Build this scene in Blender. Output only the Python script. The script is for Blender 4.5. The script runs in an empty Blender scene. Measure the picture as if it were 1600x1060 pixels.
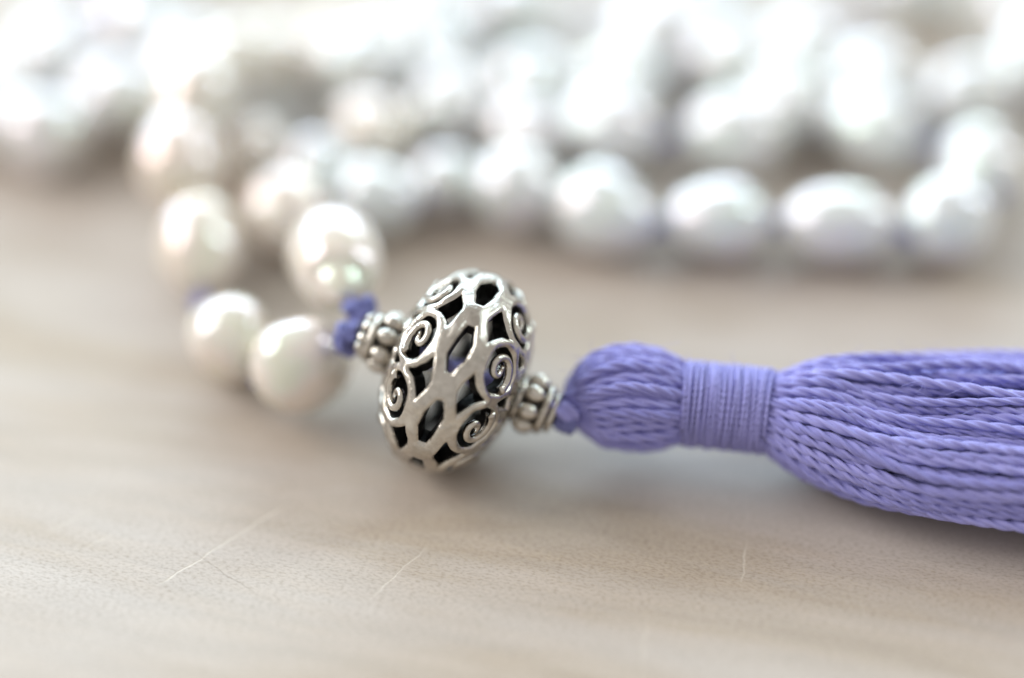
import bpy, math, random
import numpy as np
from mathutils import Vector, Matrix

random.seed(7)
rng = np.random.default_rng(7)
S = bpy.context.scene
S.unit_settings.system = 'METRIC'
S.unit_settings.scale_length = 0.01          # one unit is one centimetre
R_ = math.radians

# ---------------------------------------------------------------- camera
cam_d = bpy.data.cameras.new("camera")
cam_d.sensor_width = 3600.0                  # macro lens given in the scene's own unit (cm): 85 mm on 36 mm
cam_d.lens = 8500.0
cam_d.clip_start = 0.5
cam_d.clip_end = 1000.0
cam_d.dof.use_dof = True
cam_d.dof.focus_distance = 17.68
cam_d.dof.aperture_fstop = 4.0
cam = bpy.data.objects.new("camera", cam_d)
S.collection.objects.link(cam)
cam.location = (0.4191, -13.7872, 12.6683)
cam.rotation_euler = (R_(50), 0, 0)
S.camera = cam

# ---------------------------------------------------------------- room light and windows
W = bpy.data.worlds.new("World")
S.world = W
W.use_nodes = True
W.node_tree.nodes["Background"].inputs[0].default_value = (1.0, 0.965, 0.92, 1)
W.node_tree.nodes["Background"].inputs[1].default_value = 0.64


def window_light(name, az, el, dist, w, h, power, col):
    """A window's daylight: az measured from straight behind the beads (+Y) towards the right."""
    d = bpy.data.lights.new(name, 'AREA')
    d.shape = 'RECTANGLE'
    d.size, d.size_y, d.energy, d.color = w, h, power, col
    o = bpy.data.objects.new(name, d)
    S.collection.objects.link(o)
    a, e = R_(az), R_(el)
    p = Vector((math.sin(a) * math.cos(e), math.cos(a) * math.cos(e), math.sin(e))) * dist
    o.location = p
    o.rotation_euler = (-p).to_track_quat('-Z', 'Y').to_euler()
    return o


window_light("window_light", -14, 25, 70, 110, 34, 84000, (0.64, 0.86, 1.0))
window_light("side_window_light", -78, 34, 60, 34, 34, 28000, (1.0, 0.985, 0.96))
window_light("door_light", 68, 34, 60, 8, 38, 14000, (0.80, 0.98, 1.0))

S.view_settings.view_transform = 'Standard'
S.view_settings.look = 'None'
S.view_settings.exposure = 0.0
S.view_settings.gamma = 1.0
S.cycles.use_denoising = True
S.cycles.max_bounces = 10
S.cycles.glossy_bounces = 6
S.cycles.sample_clamp_indirect = 8.0


# ---------------------------------------------------------------- helpers
def mesh_from(name, V, F, uv=None, mats=(), fmat=None, smooth=True):
    me = bpy.data.meshes.new(name)
    me.from_pydata([tuple(v) for v in V], [], F)
    if smooth:
        me.polygons.foreach_set("use_smooth", np.ones(len(me.polygons), dtype=bool))
    if uv is not None:
        l = me.uv_layers.new(name="UVMap")
        idx = np.empty(len(me.loops), dtype=np.int32)
        me.loops.foreach_get("vertex_index", idx)
        l.data.foreach_set("uv", np.asarray(uv, dtype=np.float32)[idx].ravel())
    for m in mats:
        me.materials.append(m)
    if fmat is not None:
        me.polygons.foreach_set("material_index", np.asarray(fmat, dtype=np.int32))
    me.update()
    return me


def link(name, me, parent=None, matrix=None):
    o = bpy.data.objects.new(name, me)
    S.collection.objects.link(o)
    if parent is not None:
        o.parent = parent
    if matrix is not None:
        o.matrix_local = matrix
    return o


def thing(name, label, cat, loc=(0, 0, 0), group=None):
    o = bpy.data.objects.new(name, None)
    o.empty_display_size = 0.2
    S.collection.objects.link(o)
    o.location = loc
    o["label"], o["category"] = label, cat
    if group:
        o["group"] = group
    return o


def frames(P):
    """Parallel-transport frames along a polyline."""
    P = np.asarray(P, float)
    T = np.gradient(P, axis=0)
    T /= np.linalg.norm(T, axis=1)[:, None] + 1e-12
    n = np.cross(T[0], [0, 0, 1.0])
    if np.linalg.norm(n) < 1e-3:
        n = np.cross(T[0], [1.0, 0, 0])
    n /= np.linalg.norm(n)
    N = np.empty_like(P)
    for i in range(len(P)):
        n = n - T[i] * (n @ T[i])
        n /= np.linalg.norm(n) + 1e-12
        N[i] = n
    return T, N, np.cross(T, N)


def tube(P, rad, sides=8, plies=0, pitch=0.45, phase=0.0, cap=True, closed=False):
    """Swept tube as (V, F, UV). plies > 0 gives a twisted cord's lobed section."""
    P = np.asarray(P, float)
    n = len(P)
    T, N, B = frames(P)
    rad = np.broadcast_to(np.asarray(rad, float), (n,))
    s = np.concatenate([[0], np.cumsum(np.linalg.norm(np.diff(P, axis=0), axis=1))])
    th = np.linspace(0, 2 * math.pi, sides + 1)
    if plies:
        seg = 2 * math.pi / plies
        dl = (th + seg / 2) % seg - seg / 2
        c, rc = 0.54, 0.50
        prof = c * np.cos(dl) + np.sqrt(np.maximum(rc * rc - (c * np.sin(dl)) ** 2, 0.004))
        tw = s / pitch * 2 * math.pi + phase
    else:
        prof = np.ones_like(th)
        tw = np.zeros(n)
    A = th[None, :] + tw[:, None]
    rr = rad[:, None] * prof[None, :]
    V = P[:, None, :] + (np.cos(A) * rr)[..., None] * N[:, None, :] + (np.sin(A) * rr)[..., None] * B[:, None, :]
    m = sides + 1
    UV = np.stack([np.broadcast_to(s[:, None], (n, m)), np.broadcast_to(th[None, :], (n, m))], -1).reshape(-1, 2)
    F = [(i * m + j, i * m + j + 1, (i + 1) * m + j + 1, (i + 1) * m + j) for i in range(n - 1) for j in range(sides)]
    if cap:
        F.append(tuple(range(sides))[::-1])
        F.append(tuple((n - 1) * m + j for j in range(sides)))
    return V.reshape(-1, 3), F, UV


def join(parts):
    V, F, UV, o = [], [], [], 0
    for v, f, u in parts:
        V.append(v)
        UV.append(u)
        F += [tuple(i + o for i in q) for q in f]
        o += len(v)
    return np.concatenate(V), F, np.concatenate(UV)


def smooth_path(K, n, extra=6):
    """Catmull-Rom through the rows of K, n samples evenly spaced."""
    K = np.asarray(K, float)
    K2 = np.vstack([2 * K[0] - K[1], K, 2 * K[-1] - K[-2]])
    out = []
    for i in range(1, len(K2) - 2):
        p0, p1, p2, p3 = K2[i - 1:i + 3]
        for t in np.linspace(0, 1, 24, endpoint=False):
            out.append(0.5 * ((2 * p1) + (p2 - p0) * t + (2 * p0 - 5 * p1 + 4 * p2 - p3) * t * t + (3 * p1 - p0 - 3 * p2 + p3) * t ** 3))
    out.append(K[-1])
    out = np.array(out)
    d = np.concatenate([[0], np.cumsum(np.linalg.norm(np.diff(out[:, :3], axis=0), axis=1))])
    q = np.linspace(0, d[-1], n)
    return np.stack([np.interp(q, d, out[:, k]) for k in range(K.shape[1])], 1)


# ---------------------------------------------------------------- materials
class Mat:
    def __init__(self, name):
        self.m = bpy.data.materials.new(name)
        self.m.use_nodes = True
        self.t = self.m.node_tree
        self.b = self.t.nodes["Principled BSDF"]

    def n(self, kind, **kw):
        x = self.t.nodes.new(kind)
        for k, v in kw.items():
            if k.startswith("i_"):
                key = k[2:]
                x.inputs[int(key) if key.isdigit() else key].default_value = v
            else:
                setattr(x, k, v)
        return x

    def l(self, a, b):
        self.t.links.new(a, b)

    def set(self, **kw):
        for k, v in kw.items():
            self.b.inputs[k.replace("_", " ")].default_value = v

    def math(self, op, a, b=None, c=None, clamp=False):
        x = self.n("ShaderNodeMath", operation=op, use_clamp=clamp)
        for i, v in enumerate((a, b, c)):
            if v is None:
                continue
            if isinstance(v, (int, float)):
                x.inputs[i].default_value = v
            else:
                self.l(v, x.inputs[i])
        return x.outputs[0]

    def mix(self, fac, a, b, blend='MIX'):
        x = self.n("ShaderNodeMix", data_type='RGBA', blend_type=blend)
        for sock, v in ((x.inputs[0], fac), (x.inputs[6], a), (x.inputs[7], b)):
            if isinstance(v, (int, float)):
                sock.default_value = v
            elif isinstance(v, tuple):
                sock.default_value = (*v, 1) if len(v) == 3 else v
            else:
                self.l(v, sock)
        return x.outputs[2]

    def ramp(self, fac, stops):
        x = self.n("ShaderNodeValToRGB")
        e = x.color_ramp.elements
        while len(e) < len(stops):
            e.new(0.5)
        for q, (p, c) in zip(e, stops):
            q.position = p
            q.color = (*c, 1) if len(c) == 3 else c
        self.l(fac, x.inputs[0])
        return x.outputs[0]

    def noise(self, vec, scale, detail=3, rough=0.5, dist=0.0):
        x = self.n("ShaderNodeTexNoise", i_Scale=scale, i_Detail=detail, i_Roughness=rough, i_Distortion=dist)
        if vec is not None:
            self.l(vec, x.inputs["Vector"])
        return x.outputs[0]

    def mapping(self, vec, scale=(1, 1, 1), rot=(0, 0, 0), loc=(0, 0, 0)):
        x = self.n("ShaderNodeMapping")
        x.inputs["Scale"].default_value = scale
        x.inputs["Rotation"].default_value = rot
        x.inputs["Location"].default_value = loc
        self.l(vec, x.inputs["Vector"])
        return x.outputs[0]

    def bump(self, h, strength=0.3, dist=0.01):
        x = self.n("ShaderNodeBump", i_Strength=strength, i_Distance=dist)
        self.l(h, x.inputs["Height"])
        self.l(x.outputs[0], self.b.inputs["Normal"])
        return x


def m_wood():
    M = Mat("pale_varnished_wood")
    co = M.n("ShaderNodeTexCoord").outputs["Object"]
    grain = M.mapping(co, rot=(0, 0, R_(16)))
    gs = M.mapping(grain, scale=(0.16, 0.8, 1))
    band = M.noise(gs, 1.1, 4, 0.55, 0.6)
    fine = M.noise(M.mapping(grain, scale=(0.35, 2.6, 1)), 2.4, 4, 0.6, 0.3)
    pores = M.noise(M.mapping(grain, scale=(0.55, 1.25, 1)), 46, 3, 0.65)
    cell = M.n("ShaderNodeTexVoronoi", feature='F1', i_Scale=30.0, i_Randomness=1.0)
    M.l(M.mapping(grain, scale=(0.55, 1.2, 1)), cell.inputs["Vector"])
    base = M.ramp(band, [(0.30, (0.515, 0.465, 0.43)), (0.47, (0.495, 0.435, 0.388)), (0.62, (0.43, 0.358, 0.29)), (0.75, (0.505, 0.435, 0.38))])
    f2 = M.ramp(fine, [(0.3, (0.80, 0.80, 0.80)), (0.7, (1.12, 1.10, 1.08))])
    base = M.mix(0.35, base, f2, 'MULTIPLY')
    fleck = M.math('MULTIPLY', M.ramp(cell.outputs["Distance"], [(0.10, (1, 1, 1)), (0.34, (0, 0, 0))]), M.ramp(band, [(0.40, (0.10, 0.10, 0.10)), (0.60, (0.75, 0.75, 0.75))]))
    base = M.mix(M.math('MULTIPLY', fleck, 0.6), base, (0.50, 0.42, 0.31))
    pr = M.ramp(pores, [(0.34, (0.80, 0.77, 0.73)), (0.52, (1.02, 1.02, 1.02)), (0.70, (1.07, 1.06, 1.05))])
    base = M.mix(0.95, base, pr, 'MULTIPLY')
    # pale scratches and one dark groove: distance to a wobbling line
    sep = M.n("ShaderNodeSeparateXYZ")
    M.l(co, sep.inputs[0])
    X, Y = sep.outputs[0], sep.outputs[1]
    wob = M.math('MULTIPLY', M.math('SUBTRACT', M.noise(co, 5.0, 3, 0.6), 0.5), 0.07)
    brk = M.noise(co, 9.0, 3, 0.6)
    relief = None
    SC = [((-1.25, -0.60), (-2.18, -1.50), 0.017, 0.60), ((-0.19, -1.05), (-0.64, -1.66), 0.013, 0.52), ((-2.67, -0.64), (-3.08, -0.95), 0.015, 0.44),
          ((-2.51, -0.91), (-2.77, -1.13), 0.012, 0.44), ((2.16, -0.98), (2.08, -1.50), 0.015, 0.48), ((2.94, -1.57), (2.94, -1.92), 0.018, 0.28),
          ((1.39, -1.76), (1.32, -2.31), 0.030, 0.28), ((-2.05, -1.05), (-1.34, -1.64), 0.012, -0.36)]
    for (ax, ay), (bx, by), w, amt in SC:
        L = math.hypot(bx - ax, by - ay)
        dx, dy = (bx - ax) / L, (by - ay) / L
        rx, ry = M.math('SUBTRACT', X, ax), M.math('SUBTRACT', Y, ay)
        al = M.math('ADD', M.math('MULTIPLY', rx, dx), M.math('MULTIPLY', ry, dy))
        pp = M.math('ADD', M.math('SUBTRACT', M.math('MULTIPLY', rx, -dy), M.math('MULTIPLY', ry, -dx)), wob)
        line = M.math('SUBTRACT', 1.0, M.math('DIVIDE', M.math('ABSOLUTE', pp), w * .75), clamp=True)
        ends = M.math('MULTIPLY', M.math('MULTIPLY', al, 6.0, clamp=True), M.math('MULTIPLY', M.math('SUBTRACT', L, al), 6.0, clamp=True), clamp=True)
        k = M.math('MULTIPLY', M.math('MULTIPLY', line, ends), M.math('MULTIPLY_ADD', brk, 1.6, 0.1), clamp=True)
        base = M.mix(M.math('MULTIPLY', k, abs(amt) * 1.0), base, (0.72, 0.66, 0.57) if amt > 0 else (0.24, 0.19, 0.15))
        relief = k if relief is None else M.math('MAXIMUM', relief, k)
    M.l(base, M.b.inputs["Base Color"])
    rg = M.math('MULTIPLY_ADD', fine, 0.16, 0.44)
    M.l(rg, M.b.inputs["Roughness"])
    M.set(IOR=1.42, Specular_IOR_Level=0.25)
    h = M.math('SUBTRACT', M.math('MULTIPLY_ADD', fine, 0.35, M.math('MULTIPLY', pores, 0.45)), M.math('MULTIPLY', relief, 0.8))
    M.bump(h, 0.22, 0.012)
    return M.m


def m_pearl(name, col, warm):
    M = Mat(name)
    co = M.n("ShaderNodeTexCoord").outputs["Object"]
    info = M.n("ShaderNodeObjectInfo")
    big = M.noise(co, 1.6, 2, 0.5)
    c = M.mix(big, col, warm)
    tint = M.ramp(info.outputs["Random"], [(0.0, (1.0, 0.985, 0.96)), (0.5, (0.97, 0.985, 1.0)), (1.0, (1.0, 0.96, 0.96))])
    c = M.mix(1.0, c, tint, 'MULTIPLY')
    M.l(c, M.b.inputs["Base Color"])
    M.set(Metallic=0.15, Roughness=0.15, IOR=1.85, Coat_Weight=1.0, Coat_Roughness=0.05, Coat_IOR=1.7, Subsurface_Weight=0.25, Subsurface_Scale=0.1)
    M.b.inputs["Subsurface Radius"].default_value = (1.0, 0.8, 0.6)
    lw = M.n("ShaderNodeTexNoise", i_Scale=1.3, i_Detail=1.0)
    M.l(co, lw.inputs["Vector"])
    M.l(M.math('MULTIPLY_ADD', lw.outputs[0], 260.0, 330.0), M.b.inputs["Thin Film Thickness"])
    M.set(Thin_Film_IOR=1.62)
    M.bump(M.noise(co, 7.0, 4, 0.55), 0.10, 0.02)
    return M.m


def m_silver():
    M = Mat("worn_sterling_silver")
    co = M.n("ShaderNodeTexCoord").outputs["Object"]
    a = M.noise(co, 9.0, 4, 0.6)
    scr = M.noise(M.mapping(co, scale=(14, 2.2, 5), rot=(0.5, 0.3, 0.9)), 9.0, 4, 0.65)
    pit = M.noise(co, 38.0, 3, 0.6)
    M.l(M.ramp(a, [(0.3, (0.64, 0.60, 0.54)), (0.7, (0.43, 0.395, 0.35))]), M.b.inputs["Base Color"])
    M.set(Metallic=1.0)
    M.l(M.math('MULTIPLY_ADD', scr, 0.14, 0.11), M.b.inputs["Roughness"])
    h = M.math('ADD', M.math('MULTIPLY_ADD', a, 1.0, M.math('MULTIPLY', scr, 0.22)), M.math('MULTIPLY', pit, 0.18))
    M.bump(h, 0.40, 0.03)
    return M.m


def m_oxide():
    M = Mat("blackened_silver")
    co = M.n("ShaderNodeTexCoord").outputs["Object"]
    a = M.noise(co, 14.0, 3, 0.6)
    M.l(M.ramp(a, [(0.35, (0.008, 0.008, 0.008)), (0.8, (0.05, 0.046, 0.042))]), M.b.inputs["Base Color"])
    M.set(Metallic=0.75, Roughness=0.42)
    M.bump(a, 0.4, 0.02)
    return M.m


def m_thread(name, c1, c2, su, sv, rough=0.74):
    M = Mat(name)
    uv = M.n("ShaderNodeTexCoord").outputs["UV"]
    fib = M.noise(M.mapping(uv, scale=(su, sv, 1)), 1.0, 3, 0.65)
    info = M.n("ShaderNodeObjectInfo")
    slow = M.noise(M.mapping(uv, scale=(1.6, 0.3, 1)), 1.0, 2, 0.5)
    f = M.math('ADD', M.math('MULTIPLY', fib, 0.6), M.math('ADD', M.math('MULTIPLY', info.outputs["Random"], 0.22), M.math('MULTIPLY', slow, 0.2)))
    M.l(M.ramp(f, [(0.25, c1), (0.80, c2)]), M.b.inputs["Base Color"])
    M.set(Roughness=rough, Sheen_Weight=0.25, Sheen_Roughness=0.35, IOR=1.45)
    M.b.inputs["Sheen Tint"].default_value = (0.75, 0.75, 1.0, 1)
    M.bump(fib, 0.55, 0.008)
    return M.m


WOOD = m_wood()
PEARL = m_pearl("cream_white_pearl", (0.80, 0.745, 0.645), (0.74, 0.68, 0.575))
PEARL_SKY = m_pearl("sky_tinted_pearl", (0.74, 0.80, 0.80), (0.78, 0.755, 0.70))  # same pearls further back, sky reflection painted in as a bluish base
SILVER, OXIDE = m_silver(), m_oxide()
THREAD = m_thread("lavender_thread", (0.185, 0.178, 0.465), (0.42, 0.405, 0.82), 7.0, 3.2)
WRAP = m_thread("lavender_wrapping_thread", (0.195, 0.187, 0.48), (0.40, 0.385, 0.80), 6.0, 2.6)
KNOT = m_thread("lavender_knot_thread", (0.105, 0.112, 0.30), (0.25, 0.26, 0.54), 12.0, 1.6)

# ---------------------------------------------------------------- tabletop
def build_table():
    sx, sy, t, b = 45.0, 45.0, 2.5, 0.25
    V, F = [], []
    prof = [(-t, 0), (-b, 0), (-b * .3, b * .3), (0, b)]          # height, inset: softened edge
    for z, ins in prof:
        V += [(-sx + ins, -sy + ins, z), (sx - ins, -sy + ins, z), (sx - ins, sy - ins, z), (-sx + ins, sy - ins, z)]
    for k in range(len(prof) - 1):
        for j in range(4):
            F.append((k * 4 + j, k * 4 + (j + 1) % 4, k * 4 + 4 + (j + 1) % 4, k * 4 + 4 + j))
    F.append((3, 2, 1, 0))
    n = (len(prof) - 1) * 4
    F.append((n, n + 1, n + 2, n + 3))
    o = link("tabletop", mesh_from("tabletop", V, F, mats=[WOOD], smooth=False))
    o["kind"] = "structure"
    o["label"] = "pale scratched wooden tabletop under the beads"


build_table()


# ---------------------------------------------------------------- pearls
def pearl_mesh(variant, bump_dir=None):
    nu, nv = 56, 36
    V, F = [], []
    r = random.Random(str(variant))
    ph = [r.uniform(0, 6.28) for _ in range(6)]
    egg = {0: .04, 1: -.07, 2: .10, 3: .05, 4: -.12, 'bump': .08}[variant]
    rings = {0: [], 1: [(.55, .020)], 2: [(-.45, .028), (-.62, .015)], 3: [(.62, .022)], 4: [(.40, .018), (.70, .02)], 'bump': []}[variant]
    for i in range(nv + 1):
        th = math.pi * i / nv
        for j in range(nu):
            p = 2 * math.pi * j / nu
            d = Vector((math.sin(th) * math.cos(p), math.sin(th) * math.sin(p), math.cos(th)))
            k = 1 + .020 * math.sin(2 * p + ph[0]) * math.sin(th) + .018 * math.sin(3 * p + ph[1] + 2 * th) * math.sin(th) + .014 * math.sin(5 * th + ph[2])
            wob = .05 * math.sin(p + ph[3])
            for c, a in rings:
                k -= a * math.exp(-((d.z - c - wob) / .055) ** 2)
            x, y, z = d.x * k * (1 + egg * d.z), d.y * k * (1 + egg * d.z), d.z * (1 + .01 * math.sin(2 * p + ph[4]) * math.sin(th))
            # dimple where the drill hole enters
            z -= .05 * math.copysign(math.exp(-(math.sin(th) / .16) ** 2), d.z)
            v = Vector((x, y, z))
            if bump_dir is not None:
                ang = d.angle(bump_dir)
                v += d * (.13 * math.exp(-(ang / .29) ** 2) - .075 * math.exp(-((ang - .60) / .12) ** 2))
                # a soft growth ridge running off the nub
            V.append(v)
    for i in range(nv):
        for j in range(nu):
            F.append((i * nu + j, (i + 1) * nu + j, (i + 1) * nu + (j + 1) % nu, i * nu + (j + 1) % nu))
    return mesh_from("pearl", V, F, mats=[PEARL])


def axis_matrix(p, d, spin=0.0, sc=(1, 1, 1)):
    q = Vector(d).to_track_quat('Z', 'Y')
    return Matrix.Translation(Vector(p)) @ q.to_matrix().to_4x4() @ Matrix.Rotation(spin, 4, 'Z') @ Matrix.Diagonal((*sc, 1))


def knot_geo(size, thick, seed=0, n=90):
    r = random.Random(seed)
    t = np.linspace(0, 2 * math.pi, n)
    x = (np.sin(t) + 2 * np.sin(2 * t)) / 3
    y = (np.cos(t) - 2 * np.cos(2 * t)) / 3
    z = -np.sin(3 * t) * 0.55
    P = np.stack([x, y, z], 1) * size
    P *= 1 + 0.08 * np.sin(t * 2 + r.uniform(0, 6))[:, None]
    return tube(P, thick, sides=9, plies=3, pitch=thick * 6, cap=False)


STRANDS = {
    'a': [
        (-0.97, 1.22, 0.880, 0.375, 0.520, 103, -20, 'bump'),
        (-1.48, 2.48, 0.400, 0.360, 0.400, 127, 0, 0),
        (-1.29, 3.19, 0.330, 0.330, 0.360, 96, 0, 1),
        (-0.73, 2.78, 0.325, 0.325, 0.370, 172, 0, 2),
        (-0.16, 3.11, 0.280, 0.280, 0.330, 15, 0, 3),
        (0.47, 2.88, 0.370, 0.370, 0.380, 70, 0, 1),
        (1.21, 2.53, 0.370, 0.370, 0.460, -40, 0, 4),
        (2.15, 2.45, 0.345, 0.345, 0.450, -5, 0, 2),
        (3.16, 2.38, 0.350, 0.350, 0.490, -5, 0, 3),
        (4.10, 2.44, 0.370, 0.370, 0.440, 40, 0, 1),
        (4.49, 3.18, 0.370, 0.370, 0.400, 110, 0, 0),
        (3.60, 3.76, 0.370, 0.370, 0.440, 138, 0, 4),
        (2.91, 4.17, 0.370, 0.370, 0.420, 103, 0, 0),
        (3.14, 5.04, 0.370, 0.370, 0.420, 70, 0, 1),
        (4.35, 6.19, 0.360, 0.360, 0.420, 8, 0, 3),
    ],
    'b': [
        (-1.21, 0.44, 0.480, 0.375, 0.410, -165, -20, 0),
        (-1.80, 0.87, 0.375, 0.350, 0.385, 138, 0, 1),
        (-2.16, 2.02, 0.420, 0.350, 0.480, 97, 16, 3),
        (-2.39, 2.85, 0.720, 0.350, 0.470, 93, 16, 4),
        (-2.29, 3.47, 0.950, 0.340, 0.450, 78, 16, 0),
        (-2.04, 4.16, 0.800, 0.340, 0.370, 42, 0, 2),
        (-1.68, 4.58, 0.550, 0.340, 0.400, 0, 0, 1),
        (-1.19, 5.04, 0.330, 0.330, 0.380, -36, 0, 3),
        (-0.83, 3.70, 0.360, 0.360, 0.420, -57, 0, 0),
    ],
    'c': [
        (-4.29, 4.12, 0.370, 0.370, 0.450, 84, 0, 2),
        (-3.83, 4.86, 0.380, 0.380, 0.450, 70, 0, 0),
        (-3.14, 6.19, 0.360, 0.360, 0.420, 0, 0, 1),
    ],
    'd': [
        (-3.68, 3.70, 0.370, 0.370, 0.420, 30, 0, 4),
        (-3.08, 4.24, 0.360, 0.360, 0.450, 0, 0, 1),
        (-2.52, 4.76, 0.370, 0.370, 0.430, 110, 0, 2),
        (-3.10, 5.35, 0.380, 0.380, 0.420, 127, 0, 0),
    ],
    'e': [
        (-1.87, 3.47, 0.320, 0.320, 0.360, 84, 0, 3),
        (-2.41, 3.91, 0.320, 0.320, 0.360, 77, 0, 1),
    ],
    'g': [
        (-0.93, 4.43, 0.607, 0.370, 0.420, 57, 0, 1),
        (-0.26, 4.82, 0.380, 0.380, 0.430, 53, 0, 0),
        (-0.43, 5.56, 0.380, 0.380, 0.430, 30, 0, 2),
        (0.41, 5.70, 0.380, 0.380, 0.430, 0, 0, 3),
        (2.28, 5.77, 0.370, 0.370, 0.430, -23, 0, 2),
    ],
    'h': [
        (-0.15, 4.08, 0.370, 0.370, 0.430, 42, 0, 0),
        (0.60, 4.42, 0.370, 0.370, 0.430, -15, 0, 3),
        (0.53, 3.66, 0.340, 0.340, 0.380, -77, 0, 1),
    ],
    'i': [
        (1.28, 3.73, 0.400, 0.400, 0.460, -36, 0, 0),
        (2.36, 3.65, 0.380, 0.380, 0.460, -8, 0, 2),
    ],
    'j': [
        (1.42, 4.47, 0.360, 0.360, 0.420, -15, 0, 3),
        (1.69, 5.23, 0.380, 0.380, 0.450, 70, 0, 2),
        (2.41, 4.84, 0.360, 0.360, 0.440, -30, 0, 0),
    ],
    'k': [
        (3.71, 4.49, 0.370, 0.370, 0.430, -23, 0, 2),
        (4.53, 4.26, 0.370, 0.370, 0.440, 8, 0, 0),
        (5.19, 4.79, 0.380, 0.380, 0.450, 70, 0, 3),
        (5.26, 5.65, 0.380, 0.380, 0.420, 87, 0, 1),
    ],
}


strand = thing("pearl_strand", "white freshwater pearls knotted on lavender thread, looped and heaped on the table", "pearl necklace", (-1.2, 0.4, 0))
INV = Matrix.Translation((1.2, -0.4, 0))
PM = {v: pearl_mesh(v) for v in (0, 1, 2, 3, 4)}
PC = {}
for v, me in PM.items():                      # the same shapes for the rear pearls, reflected sky put into their colour
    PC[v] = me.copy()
    PC[v].materials[0] = PEARL_SKY
KM = mesh_from("knot", *knot_geo(.062, .034)[:2], uv=knot_geo(.062, .034)[2], mats=[KNOT])
prng = random.Random(11)
CENTRE_KNOTS = [(-.772, .50, .95), (-.838, .22, .88)]
for key, rows in STRANDS.items():
    ends = []
    for (x, y, z, r, h, az, pitch, var) in rows:
        d = Vector((math.cos(R_(az)) * math.cos(R_(pitch)), math.sin(R_(az)) * math.cos(R_(pitch)), math.sin(R_(pitch))))
        if var == 'bump':
            d = (Vector((x, y, z)) - Vector(CENTRE_KNOTS[0])).normalized()
            mat = axis_matrix((x, y, z), d, 0.0, (r, r, h))
            bd = mat.to_3x3().inverted() @ Vector((.12, -.95, .17))
            me = pearl_mesh('bump', bd.normalized())
        else:
            mat = axis_matrix((x, y, z), d, prng.uniform(0, 6.28), (r, r * prng.uniform(.96, 1.03), h))
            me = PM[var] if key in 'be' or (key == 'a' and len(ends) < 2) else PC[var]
        o = link("pearl", me, strand, INV @ mat)
        if var == 'bump':
            o["label"] = "baroque pearl with a raised bump beside the knots"
        ends.append((Vector((x, y, z)), d, h))
    # thread through the pearls and a knot between each two neighbours
    pts = []
    for i, (p, d, h) in enumerate(ends):
        nxt = ends[i + 1][0] if i + 1 < len(ends) else None
        prv = ends[i - 1][0] if i else None
        ref = (nxt - p) if nxt is not None else (p - prv)
        s = 1 if d.dot(ref) >= 0 else -1
        pts += [p - d * s * h * .96, p, p + d * s * h * .96]
    for i in range(len(ends) - 1):
        m = (pts[i * 3 + 2] + pts[i * 3 + 3]) / 2
        if (pts[i * 3 + 2] - pts[i * 3 + 3]).length < 1.1:
            link("knot", KM, strand, INV @ axis_matrix(m, pts[i * 3 + 3] - pts[i * 3 + 2] + Vector((0, 0, .01)), prng.uniform(0, 6.28)))
    if key in 'ab':
        pts = [Vector(CENTRE_KNOTS['ab'.index(key)])] + pts
    P = smooth_path(np.array([tuple(p - Vector((-1.2, .4, 0))) for p in pts]), 12 * len(pts))
    v, f, u = tube(P, .028, 7)
    link("thread", mesh_from("thread", v, f, u, [KNOT]), strand)
for i, c in enumerate(CENTRE_KNOTS):
    parts = [knot_geo(.088, .040, i)]
    off = [(.065, .02, .02), (.05, .05, -.03)][i]
    v, f, u = knot_geo(.074, .038, i + 5)
    parts.append((v + np.array(off), f, u))
    v, f, u = join(parts)
    o = link("knot", mesh_from("knot", v, f, u, [KNOT]), strand, INV @ Matrix.Translation(c) @ Matrix.Rotation(i * 1.1 + .4, 4, 'X') @ Matrix.Rotation(.7 * i, 4, 'Y'))
    o["label"] = "thick lavender knot against the silver spacer bead"

# ---------------------------------------------------------------- openwork silver bead
AX = Vector((1.0, -0.30, -0.30)).normalized()
BC = Vector((0, 0, .775))
BR, BA, NEXP = .79, .505, 2.25
# local frame: z along the thread axis (towards the tassel), x towards the camera side, y round
CAMV = Vector((0, -.766, .643))
LX = (CAMV - AX * CAMV.dot(AX)).normalized()
LY = AX.cross(LX)
BM = Matrix(((LX.x, LY.x, AX.x, BC.x), (LX.y, LY.y, AX.y, BC.y), (LX.z, LY.z, AX.z, BC.z), (0, 0, 0, 1)))


def bead_point(t, ph, off=0.0):
    """t: degrees from the equator towards the poles, ph: degrees round; off: outward along the normal."""
    t, ph, off = np.broadcast_arrays(np.asarray(t, float), np.asarray(ph, float), np.asarray(off, float))
    tr, pr = np.radians(t), np.radians(ph)
    z = BA * np.sign(tr) * np.abs(np.sin(tr)) ** (2 / NEXP)
    r = BR * np.abs(np.cos(tr)) ** (2 / NEXP)
    gz = np.sign(z) * (np.abs(z) / BA) ** (NEXP - 1) / BA
    gr = (r / BR) ** (NEXP - 1) / BR
    g = np.sqrt(gz * gz + gr * gr) + 1e-9
    r2, z2 = r + off * gr / g, z + off * gz / g
    return np.stack([r2 * np.cos(pr), r2 * np.sin(pr), z2], -1)


def sd_poly(x, y, poly):
    d = np.full(np.shape(x), 1e9)
    s = np.ones(np.shape(x))
    n = len(poly)
    j = n - 1
    for i in range(n):
        (xi, yi), (xj, yj) = poly[i], poly[j]
        ex, ey = xj - xi, yj - yi
        wx, wy = x - xi, y - yi
        k = np.clip((wx * ex + wy * ey) / (ex * ex + ey * ey), 0, 1)
        bx, by = wx - ex * k, wy - ey * k
        d = np.minimum(d, bx * bx + by * by)
        c1, c2, c3 = y >= yi, y < yj, ex * wy > ey * wx
        flip = (c1 & c2 & c3) | (~c1 & ~c2 & ~c3)
        s = np.where(flip, -s, s)
        j = i
    return s * np.sqrt(d)


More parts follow.
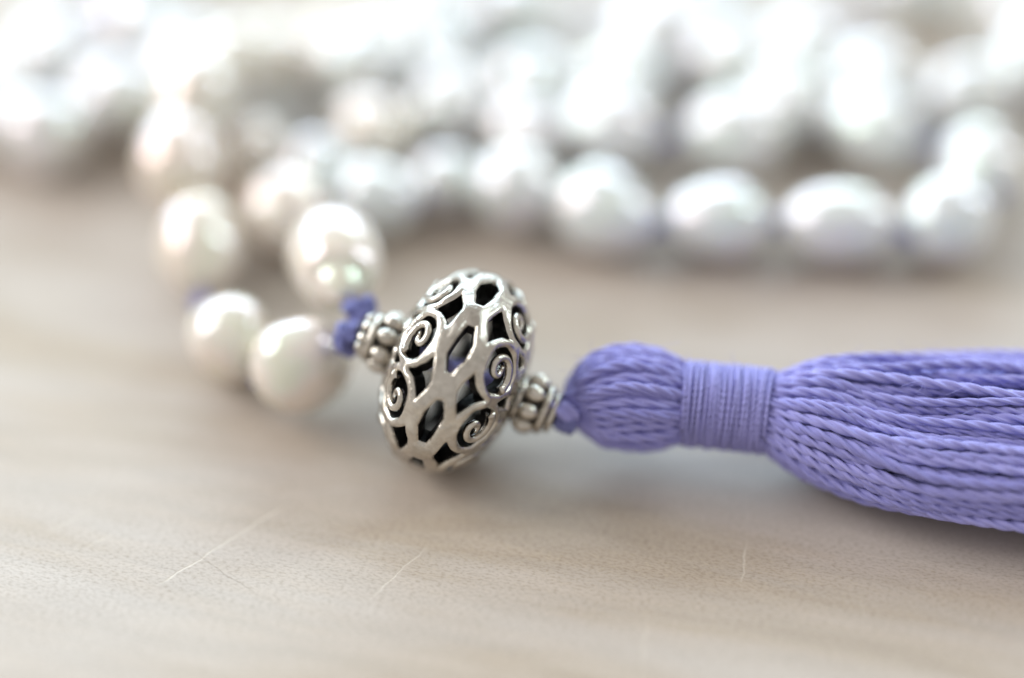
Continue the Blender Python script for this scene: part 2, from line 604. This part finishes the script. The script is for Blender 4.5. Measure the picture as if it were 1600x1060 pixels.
def warp(ph):
    """Hand-pierced: the columns drift a little towards the far side."""
    return ph - 3.0 * (1 - np.cos(np.radians(ph + 31.0)))


def unwarp(c):
    q = c
    for _ in range(40):
        q = q - .6 * (warp(q) - c)
    return float(q)


def lattice_sd(t, ph):
    """Positive on metal; degrees. One column is 45 degrees wide, centred on a diamond."""
    ph = warp(ph)
    y = (ph + 22.5) % 45 - 22.5
    col = np.floor((ph + 22.5) / 45).astype(int) % 8
    wob = .45 * np.sin(ph * .35 + t * .2) + .35 * np.sin(t * .5 - ph * .23)
    d = np.full(np.shape(t), 99.0)
    dia = [(-1.5, -15), (3.0, -15.3), (7.6, -5), (6.2, 4), (1.5, 15), (-3.0, 15.3), (-7.6, 5), (-6.2, -4)]
    d = np.minimum(d, sd_poly(t, y, dia) + .4)
    for sgn in (-1, 1):
        tt = t * sgn
        # ring opening
        q = np.sqrt(((tt - 41.0) / 16.8) ** 2 + (y / 16.6) ** 2)
        d = np.minimum(d, (q - 1) * 16.0)
        for sh in (-45, 0, 45):
            yy = y + sh - 22.5
            side = [(10.5, 0), (12, -4.5), (17, -13), (22, -8.0), (28.5, -3.2), (36, 0), (28.5, 3.2), (22, 8.0), (17, 13), (12, 4.5)]
            d = np.minimum(d, sd_poly(tt, yy, side) + .2)
            gap = [(50, 0), (58, -5.5), (67, -9.0), (67, 9.0), (58, 5.5)]
            d = np.minimum(d, sd_poly(tt, yy, gap) + .6)
    return d + wob * .5


bead = thing("openwork_bead", "fat round silver bead pierced with scrolls and diamonds between two small spacers", "silver bead")
bead.matrix_world = BM


def build_lattice():
    nphi, nt, tm = 480, 176, 77.0
    T = np.linspace(-tm, tm, nt)
    PH = np.arange(nphi) * 360.0 / nphi
    TT, PP = np.meshgrid(T, PH, indexing='ij')
    D = lattice_sd(TT, PP)
    D[0], D[-1] = np.maximum(D[0], .5), np.maximum(D[-1], .5)
    vt, vp, vd = [], [], []
    gid = -np.ones(D.shape, int)
    eid = {}
    Dl = D.tolist()

    def gv(i, j):
        j %= nphi
        if gid[i, j] < 0:
            gid[i, j] = len(vt)
            vt.append(T[i]); vp.append(PH[j]); vd.append(Dl[i][j])
        return int(gid[i, j])

    def ev(i, j, k, l):
        a, b = (i, j % nphi), (k, l % nphi)
        key = (a, b) if a < b else (b, a)
        if key not in eid:
            f = Dl[i][j % nphi] / (Dl[i][j % nphi] - Dl[k][l % nphi])
            eid[key] = len(vt)
            vt.append(T[i] + (T[k] - T[i]) * f)
            vp.append((j + (l - j) * f) * 360.0 / nphi)
            vd.append(0.0)
        return eid[key]

    polys, walls = [], []
    for i in range(nt - 1):
        for j in range(nphi):
            cs = ((i, j), (i, j + 1), (i + 1, j + 1), (i + 1, j))
            ins = [Dl[a][b % nphi] > 0 for a, b in cs]
            if not any(ins):
                continue
            poly, cut = [], []
            for k in range(4):
                a, b = cs[k], cs[(k + 1) % 4]
                if ins[k]:
                    poly.append(gv(*a))
                if ins[k] != ins[(k + 1) % 4]:
                    e = ev(*a, *b)
                    poly.append(e)
                    cut.append((e, ins[k]))
            polys.append(tuple(poly))
            if len(cut) == 2:
                (e1, out1), (e2, out2) = cut
                walls.append((e1, e2) if out1 else (e2, e1))
    vt, vp, vd = map(np.array, (vt, vp, vd))
    w = 3.0
    drop = .022 * (1 - np.clip(vd / w, 0, 1)) ** 2.4
    lump = .004 * np.sin(vp * .31 + vt * .11) + .003 * np.sin(vt * .43 - vp * .17)
    outer = bead_point(vt, vp, -drop + lump)
    mid = bead_point(vt, vp, -.036)
    inner = bead_point(vt, vp, -.150)
    n = len(vt)
    V = np.concatenate([outer, inner, outer, mid, inner])       # surfaces, then separate wall vertices for a crisp lip
    F, fm = [], []
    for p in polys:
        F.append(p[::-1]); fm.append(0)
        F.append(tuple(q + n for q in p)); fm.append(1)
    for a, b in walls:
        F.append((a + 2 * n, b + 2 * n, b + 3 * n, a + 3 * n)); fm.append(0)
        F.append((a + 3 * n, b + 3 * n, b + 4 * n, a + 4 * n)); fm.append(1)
    used = sorted({q for f in F for q in f})
    mp = {q: k for k, q in enumerate(used)}
    return mesh_from("lattice", V[used], [tuple(mp[q] for q in f) for f in F], mats=[SILVER, OXIDE], fmat=fm)


link("lattice", build_lattice(), bead)


def scroll_mesh(pole, flip):
    """One spiral curl growing out of the pole side of a ring and ending in a small ball."""
    n = 64
    k = np.linspace(0, 1, n)
    ang = np.radians(-62 + 470 * k)
    fr = np.interp(k, [0, .07, .16, .5, .8, 1], [.97, .80, .66, .52, .26, .11])
    t = 41.0 + 15.6 * fr * np.cos(ang) - 2.0 * k
    ph = 15.4 * fr * np.sin(ang) + 1.5 * k
    off = -.020 - .030 * k
    P = bead_point(pole * t, flip * ph, off)
    rad = np.interp(k, [0, .12, .5, .85, .95, 1], [.038, .034, .030, .025, .034, .022])
    v, f, u = tube(P, rad, 10)
    if flip * pole < 0:
        f = [q[::-1] for q in f]
    return mesh_from("scroll", v, f, u, [SILVER])


for pole in (-1, 1):
    for flip in (-1, 1):
        me = scroll_mesh(pole, flip)
        for c in range(4):
            link("scroll", me, bead, Matrix.Rotation(R_(unwarp(90.0 * c + (45 if flip < 0 else 0))), 4, 'Z'))

# roll the bead so that its diamonds fall where the photograph has them
bead.matrix_world = BM @ Matrix.Rotation(R_(31), 4, 'Z')


# ---------------------------------------------------------------- spacer beads
def lathe(profile, n=40, mats=()):
    V, F = [], []
    for r, z in profile:
        for j in range(n):
            a = 2 * math.pi * j / n
            V.append((r * math.cos(a), r * math.sin(a), z))
    for i in range(len(profile) - 1):
        for j in range(n):
            F.append((i * n + j, i * n + (j + 1) % n, (i + 1) * n + (j + 1) % n, (i + 1) * n + j))
    return V, F


def torus_profile(R, r, z, n=10):
    return [(R + r * math.cos(a), z + r * math.sin(a)) for a in np.linspace(-math.pi, math.pi, n)]


def ball_mesh(name, sx, sy, sz, mat, nu=18, nv=12):
    V, F = [], []
    for i in range(nv + 1):
        th = math.pi * i / nv
        for j in range(nu):
            p = 2 * math.pi * j / nu
            V.append((sx * math.sin(th) * math.cos(p), sy * math.sin(th) * math.sin(p), sz * math.cos(th)))
    for i in range(nv):
        for j in range(nu):
            F.append((i * nu + j, (i + 1) * nu + j, (i + 1) * nu + (j + 1) % nu, i * nu + (j + 1) % nu))
    return mesh_from(name, V, F, mats=[mat])


GRAN = ball_mesh("granule", .074, .066, .088, SILVER)
GRAN_S = ball_mesh("granule", .046, .044, .046, SILVER)
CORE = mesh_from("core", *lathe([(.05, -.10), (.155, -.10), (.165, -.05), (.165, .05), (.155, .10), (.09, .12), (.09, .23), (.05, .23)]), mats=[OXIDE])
RING_A = mesh_from("ring", *lathe(torus_profile(.165, .034, .115)), mats=[SILVER])
RING_B = mesh_from("ring", *lathe(torus_profile(.135, .028, .178)), mats=[SILVER])
RING_C = mesh_from("ring", *lathe(torus_profile(.150, .030, -.098)), mats=[SILVER])


def spacer(at, direction, label, beaded, roll):
    s = thing("spacer_bead", label, "spacer bead", group="silver spacer beads either side of the openwork bead")
    s.matrix_world = axis_matrix(at, direction, roll)
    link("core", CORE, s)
    link("ring", RING_A, s)
    link("ring", RING_C, s)
    for k in range(8):
        a = 2 * math.pi * k / 8
        link("granule", GRAN, s, Matrix.Rotation(a, 4, 'Z') @ Matrix.Translation((.176, 0, 0)))
    if beaded:
        for k in range(9):
            a = 2 * math.pi * (k + .4) / 9
            link("granule", GRAN_S, s, Matrix.Rotation(a, 4, 'Z') @ Matrix.Translation((.125, 0, .172)))
    else:
        link("ring", RING_B, s)
    return s


spacer(BC + AX * .610, AX, "small granulated silver spacer with ring collar, between the openwork bead and lavender tassel", False, .35)
spacer(BC - AX * .565, -AX, "small granulated silver spacer against the lavender knots and pearls", True, .2)

# ---------------------------------------------------------------- tassel
tassel = thing("tassel", "lavender blue cord tassel with thread-bound neck lying on the table", "tassel", (2.0, -.25, 0))
TO = np.array([2.0, -.25, 0])
AXK = np.array([   # x, y, z of the tassel's axis and its outer radius
    (0.815, -0.155, 0.530, 0.085),
    (0.878, -0.138, 0.540, 0.165),
    (0.970, -0.112, 0.550, 0.290),
    (1.086, -0.099, 0.570, 0.375),
    (1.265, -0.085, 0.590, 0.412),
    (1.438, -0.099, 0.590, 0.405),
    (1.578, -0.110, 0.580, 0.372),
    (1.689, -0.120, 0.570, 0.315),
    (1.800, -0.135, 0.570, 0.285),
    (2.049, -0.160, 0.560, 0.280),
    (2.280, -0.185, 0.550, 0.285),
    (2.379, -0.207, 0.550, 0.315),
    (2.517, -0.232, 0.540, 0.400),
    (2.712, -0.264, 0.530, 0.495),
    (2.988, -0.306, 0.510, 0.570),
    (3.277, -0.352, 0.500, 0.615),
    (3.745, -0.405, 0.490, 0.660),
    (4.218, -0.451, 0.480, 0.690),
    (4.893, -0.543, 0.480, 0.700),
    (5.767, -0.685, 0.470, 0.690),
])
PATH = smooth_path(AXK, 230)
PS = np.concatenate([[0], np.cumsum(np.linalg.norm(np.diff(PATH[:, :3], axis=0), axis=1))])
tT = np.gradient(PATH[:, :3], axis=0)
tT /= np.linalg.norm(tT, axis=1)[:, None]
tN = np.cross(tT, [0, 0, 1.0])
tN /= np.linalg.norm(tN, axis=1)[:, None]          # horizontal, towards the camera
tU = np.cross(tN, tT)
S_BIND = PS[np.argmin(abs(PATH[:, 0] - 2.05))]
S_SK = PS[np.argmin(abs(PATH[:, 0] - 2.40))]


def cord(theta, rho_head, rho_skirt, seed, r=.038, start=0, length=1.0, lift=0.0, pitch=.45):
    g = np.random.default_rng(seed)
    n = len(PATH)
    sk = np.clip((PS - S_SK) / 1.2, 0, 1)
    sk = sk * sk * (3 - 2 * sk)
    hd = np.clip((S_BIND - PS) / .4, 0, 1)
    ph = g.uniform(0, 6.28, 6)
    q = np.maximum(PS - S_SK, 0)
    th = theta + .16 * (PS / S_BIND - 1) * hd + sk * (.05 * np.sin(q * 1.3 + ph[0]) + .05 * np.sin(q * 2.9 + ph[1]) + g.normal(0, .05) * q * .5) + hd * .05 * np.sin(PS * 4 + ph[2])
    rho = rho_skirt * sk + rho_head * (1 - sk)
    R = np.maximum((PATH[:, 3] - r) * rho, .012)
    R = R + sk * (.018 * np.sin(q * 1.7 + ph[3]) + lift * np.sin(np.clip(q / 2.2, 0, 1) * math.pi)) + hd * .012 * np.sin(PS * 3 + ph[4])
    P = PATH[:, :3] + R[:, None] * ((np.cos(th) * (1 + .25 * sk))[:, None] * tN + (np.sin(th) * (1 - .30 * sk))[:, None] * tU)
    P[:, 2] = np.where(sk > 0, np.maximum(P[:, 2], r * .95 + .004 * np.sin(q * 3 + ph[5])), P[:, 2])
    e = int(n * length)
    P = P[start:e]
    m = int((PS[min(e, n) - 1] - PS[start]) / .026)
    d = np.concatenate([[0], np.cumsum(np.linalg.norm(np.diff(P, axis=0), axis=1))])
    qq = np.linspace(0, d[-1], m)
    P = np.stack([np.interp(qq, d, P[:, k]) for k in range(3)], 1)
    for _ in range(2):
        P[1:-1] = (P[:-2] + 2 * P[1:-1] + P[2:]) / 4
    rr = np.full(m, r) * g.uniform(.88, 1.10) * (1 + .06 * np.sin(np.linspace(0, 9, m) + g.uniform(0, 6)))
    pitch = pitch * g.uniform(.85, 1.2)
    return tube(P - TO, rr, sides=18, plies=3, pitch=pitch, phase=g.uniform(0, 6.28))


sk_start = int(np.argmin(abs(PS - S_BIND)))
NH = 34
for i in range(NH):
    th = 2 * math.pi * i / NH + rng.normal(0, .045)
    lift = .13 if i in (9, 10) else (-.10 if i in (7, 8) else 0.0)
    v, f, u = cord(th, 1.0 - .04 * (i % 3 == 1), 1.0 - .20 * rng.random() ** 1.5, 100 + i, r=.040, length=rng.uniform(.965, 1.0), lift=lift)
    link("strand", mesh_from("strand", v, f, u, [THREAD]), tassel)
for layer, (cnt, rho) in enumerate(((30, .96), (36, .85), (26, .66), (14, .42))):
    for i in range(cnt):
        th = 2 * math.pi * (i + .5 * (layer % 2 == 0)) / cnt + rng.normal(0, .06)
        v, f, u = cord(th, .8, rho + rng.normal(0, .03), 300 + layer * 50 + i, start=sk_start, length=rng.uniform(.955, 1.0))
        link("strand", mesh_from("strand", v, f, u, [THREAD]), tassel)

# bundle of cords folded inside the head
k = [i for i in range(len(PATH)) if PATH[i, 0] < 2.45]
v, f, u = tube(PATH[k, :3] - TO, np.maximum(PATH[k, 3] - .055, .02), sides=28)
link("head_core", mesh_from("head_core", v, f, u, [WRAP]), tassel)


def wrap(turns, x0, x1, rad, thick, seed, n_per=40, drift=.008):
    g = np.random.default_rng(seed)
    n = int(turns * n_per)
    a = np.linspace(0, turns * 2 * math.pi, n)
    kn = np.interp(a, np.linspace(0, a[-1], int(turns * 2.3)), g.normal(0, drift, int(turns * 2.3)))
    kn = np.convolve(kn, np.ones(15) / 15, mode='same')
    x = np.clip(np.linspace(x0, x1, n) + kn, min(x0, x1) - .005, max(x0, x1) + .005)
    i = np.interp(x, PATH[:, 0], np.arange(len(PATH)))
    c, N, U = (np.stack([np.interp(i, np.arange(len(PATH)), A[:, q]) for q in range(3)], 1) for A in (PATH, tN, tU))
    r = rad + np.convolve(g.normal(0, .012, n), np.ones(25) / 25, mode='same')
    P = c + (r * np.cos(a))[:, None] * N + (r * np.sin(a))[:, None] * U
    return tube(P - TO, thick, sides=9, plies=3, pitch=.16)


v, f, u = join([wrap(27, 1.712, 2.368, .296, .0185, 1), wrap(21, 2.362, 1.718, .312, .0175, 2, drift=.016), wrap(17, 1.72, 2.36, .319, .0165, 3, drift=.022)])
link("binding_thread", mesh_from("binding_thread", v, f, u, [WRAP]), tassel)

# neck loops where the cords gather on the thread, and the cord that runs on through the beads
a = np.linspace(0, 3.2 * 2 * math.pi, 130)
ct = np.array([.805, -.262, .532]) + np.linspace(-.03, .085, 130)[:, None] * np.array(AX)
P = ct + .068 * (np.cos(a)[:, None] * np.array(LX) + np.sin(a)[:, None] * np.array(LY))
v, f, u = tube(P - TO, .034, 10, plies=3, pitch=.3)
link("neck_loop", mesh_from("neck_loop", v, f, u, [KNOT]), tassel)
e0, e1 = np.array(BC - AX * .74), np.array([.92, -.25, .545])
P = np.stack([e0 + (e1 - e0) * q for q in np.linspace(0, 1, 60)])
v, f, u = join([tube(P - TO + np.array(LX) * .070, .074, 12, plies=3, pitch=.6), tube(P - TO - np.array(LX) * .070, .074, 12, plies=3, pitch=.6, phase=2)])
link("cord", mesh_from("cord", v, f, u, [THREAD]), tassel)

# stray fibres standing off the cords
g = np.random.default_rng(5)
parts = []
for _ in range(260):
    i = g.integers(int(np.argmin(abs(PATH[:, 0] - .95))), len(PATH) - 30)
    th = g.uniform(.35, 2.6)
    rr = PATH[i, 3] if not (1.70 < PATH[i, 0] < 2.37) else .335
    fl = min(max((PS[i] - S_SK) / 1.2, 0), 1)
    base = PATH[i, :3] + (rr - .02) * (math.cos(th) * (1 + .25 * fl) * tN[i] + math.sin(th) * (1 - .30 * fl) * tU[i])
    out = math.cos(th) * tN[i] + math.sin(th) * tU[i]
    d1 = out * g.uniform(.3, 1.0) + tT[i] * g.normal(0, .9) + tU[i] * g.normal(0, .35)
    d2 = d1 + g.normal(0, .8, 3)
    L = g.uniform(.03, .11)
    q = np.linspace(0, 1, 8)[:, None]
    P = base + d1 * q * L + (d2 - d1) * q * q * L * .6
    parts.append(tube(P - TO, .0011, 3, cap=False))
v, f, u = join(parts)
o = link("fuzz", mesh_from("fuzz", v, f, u, [THREAD]), tassel)
o["kind"] = "stuff"
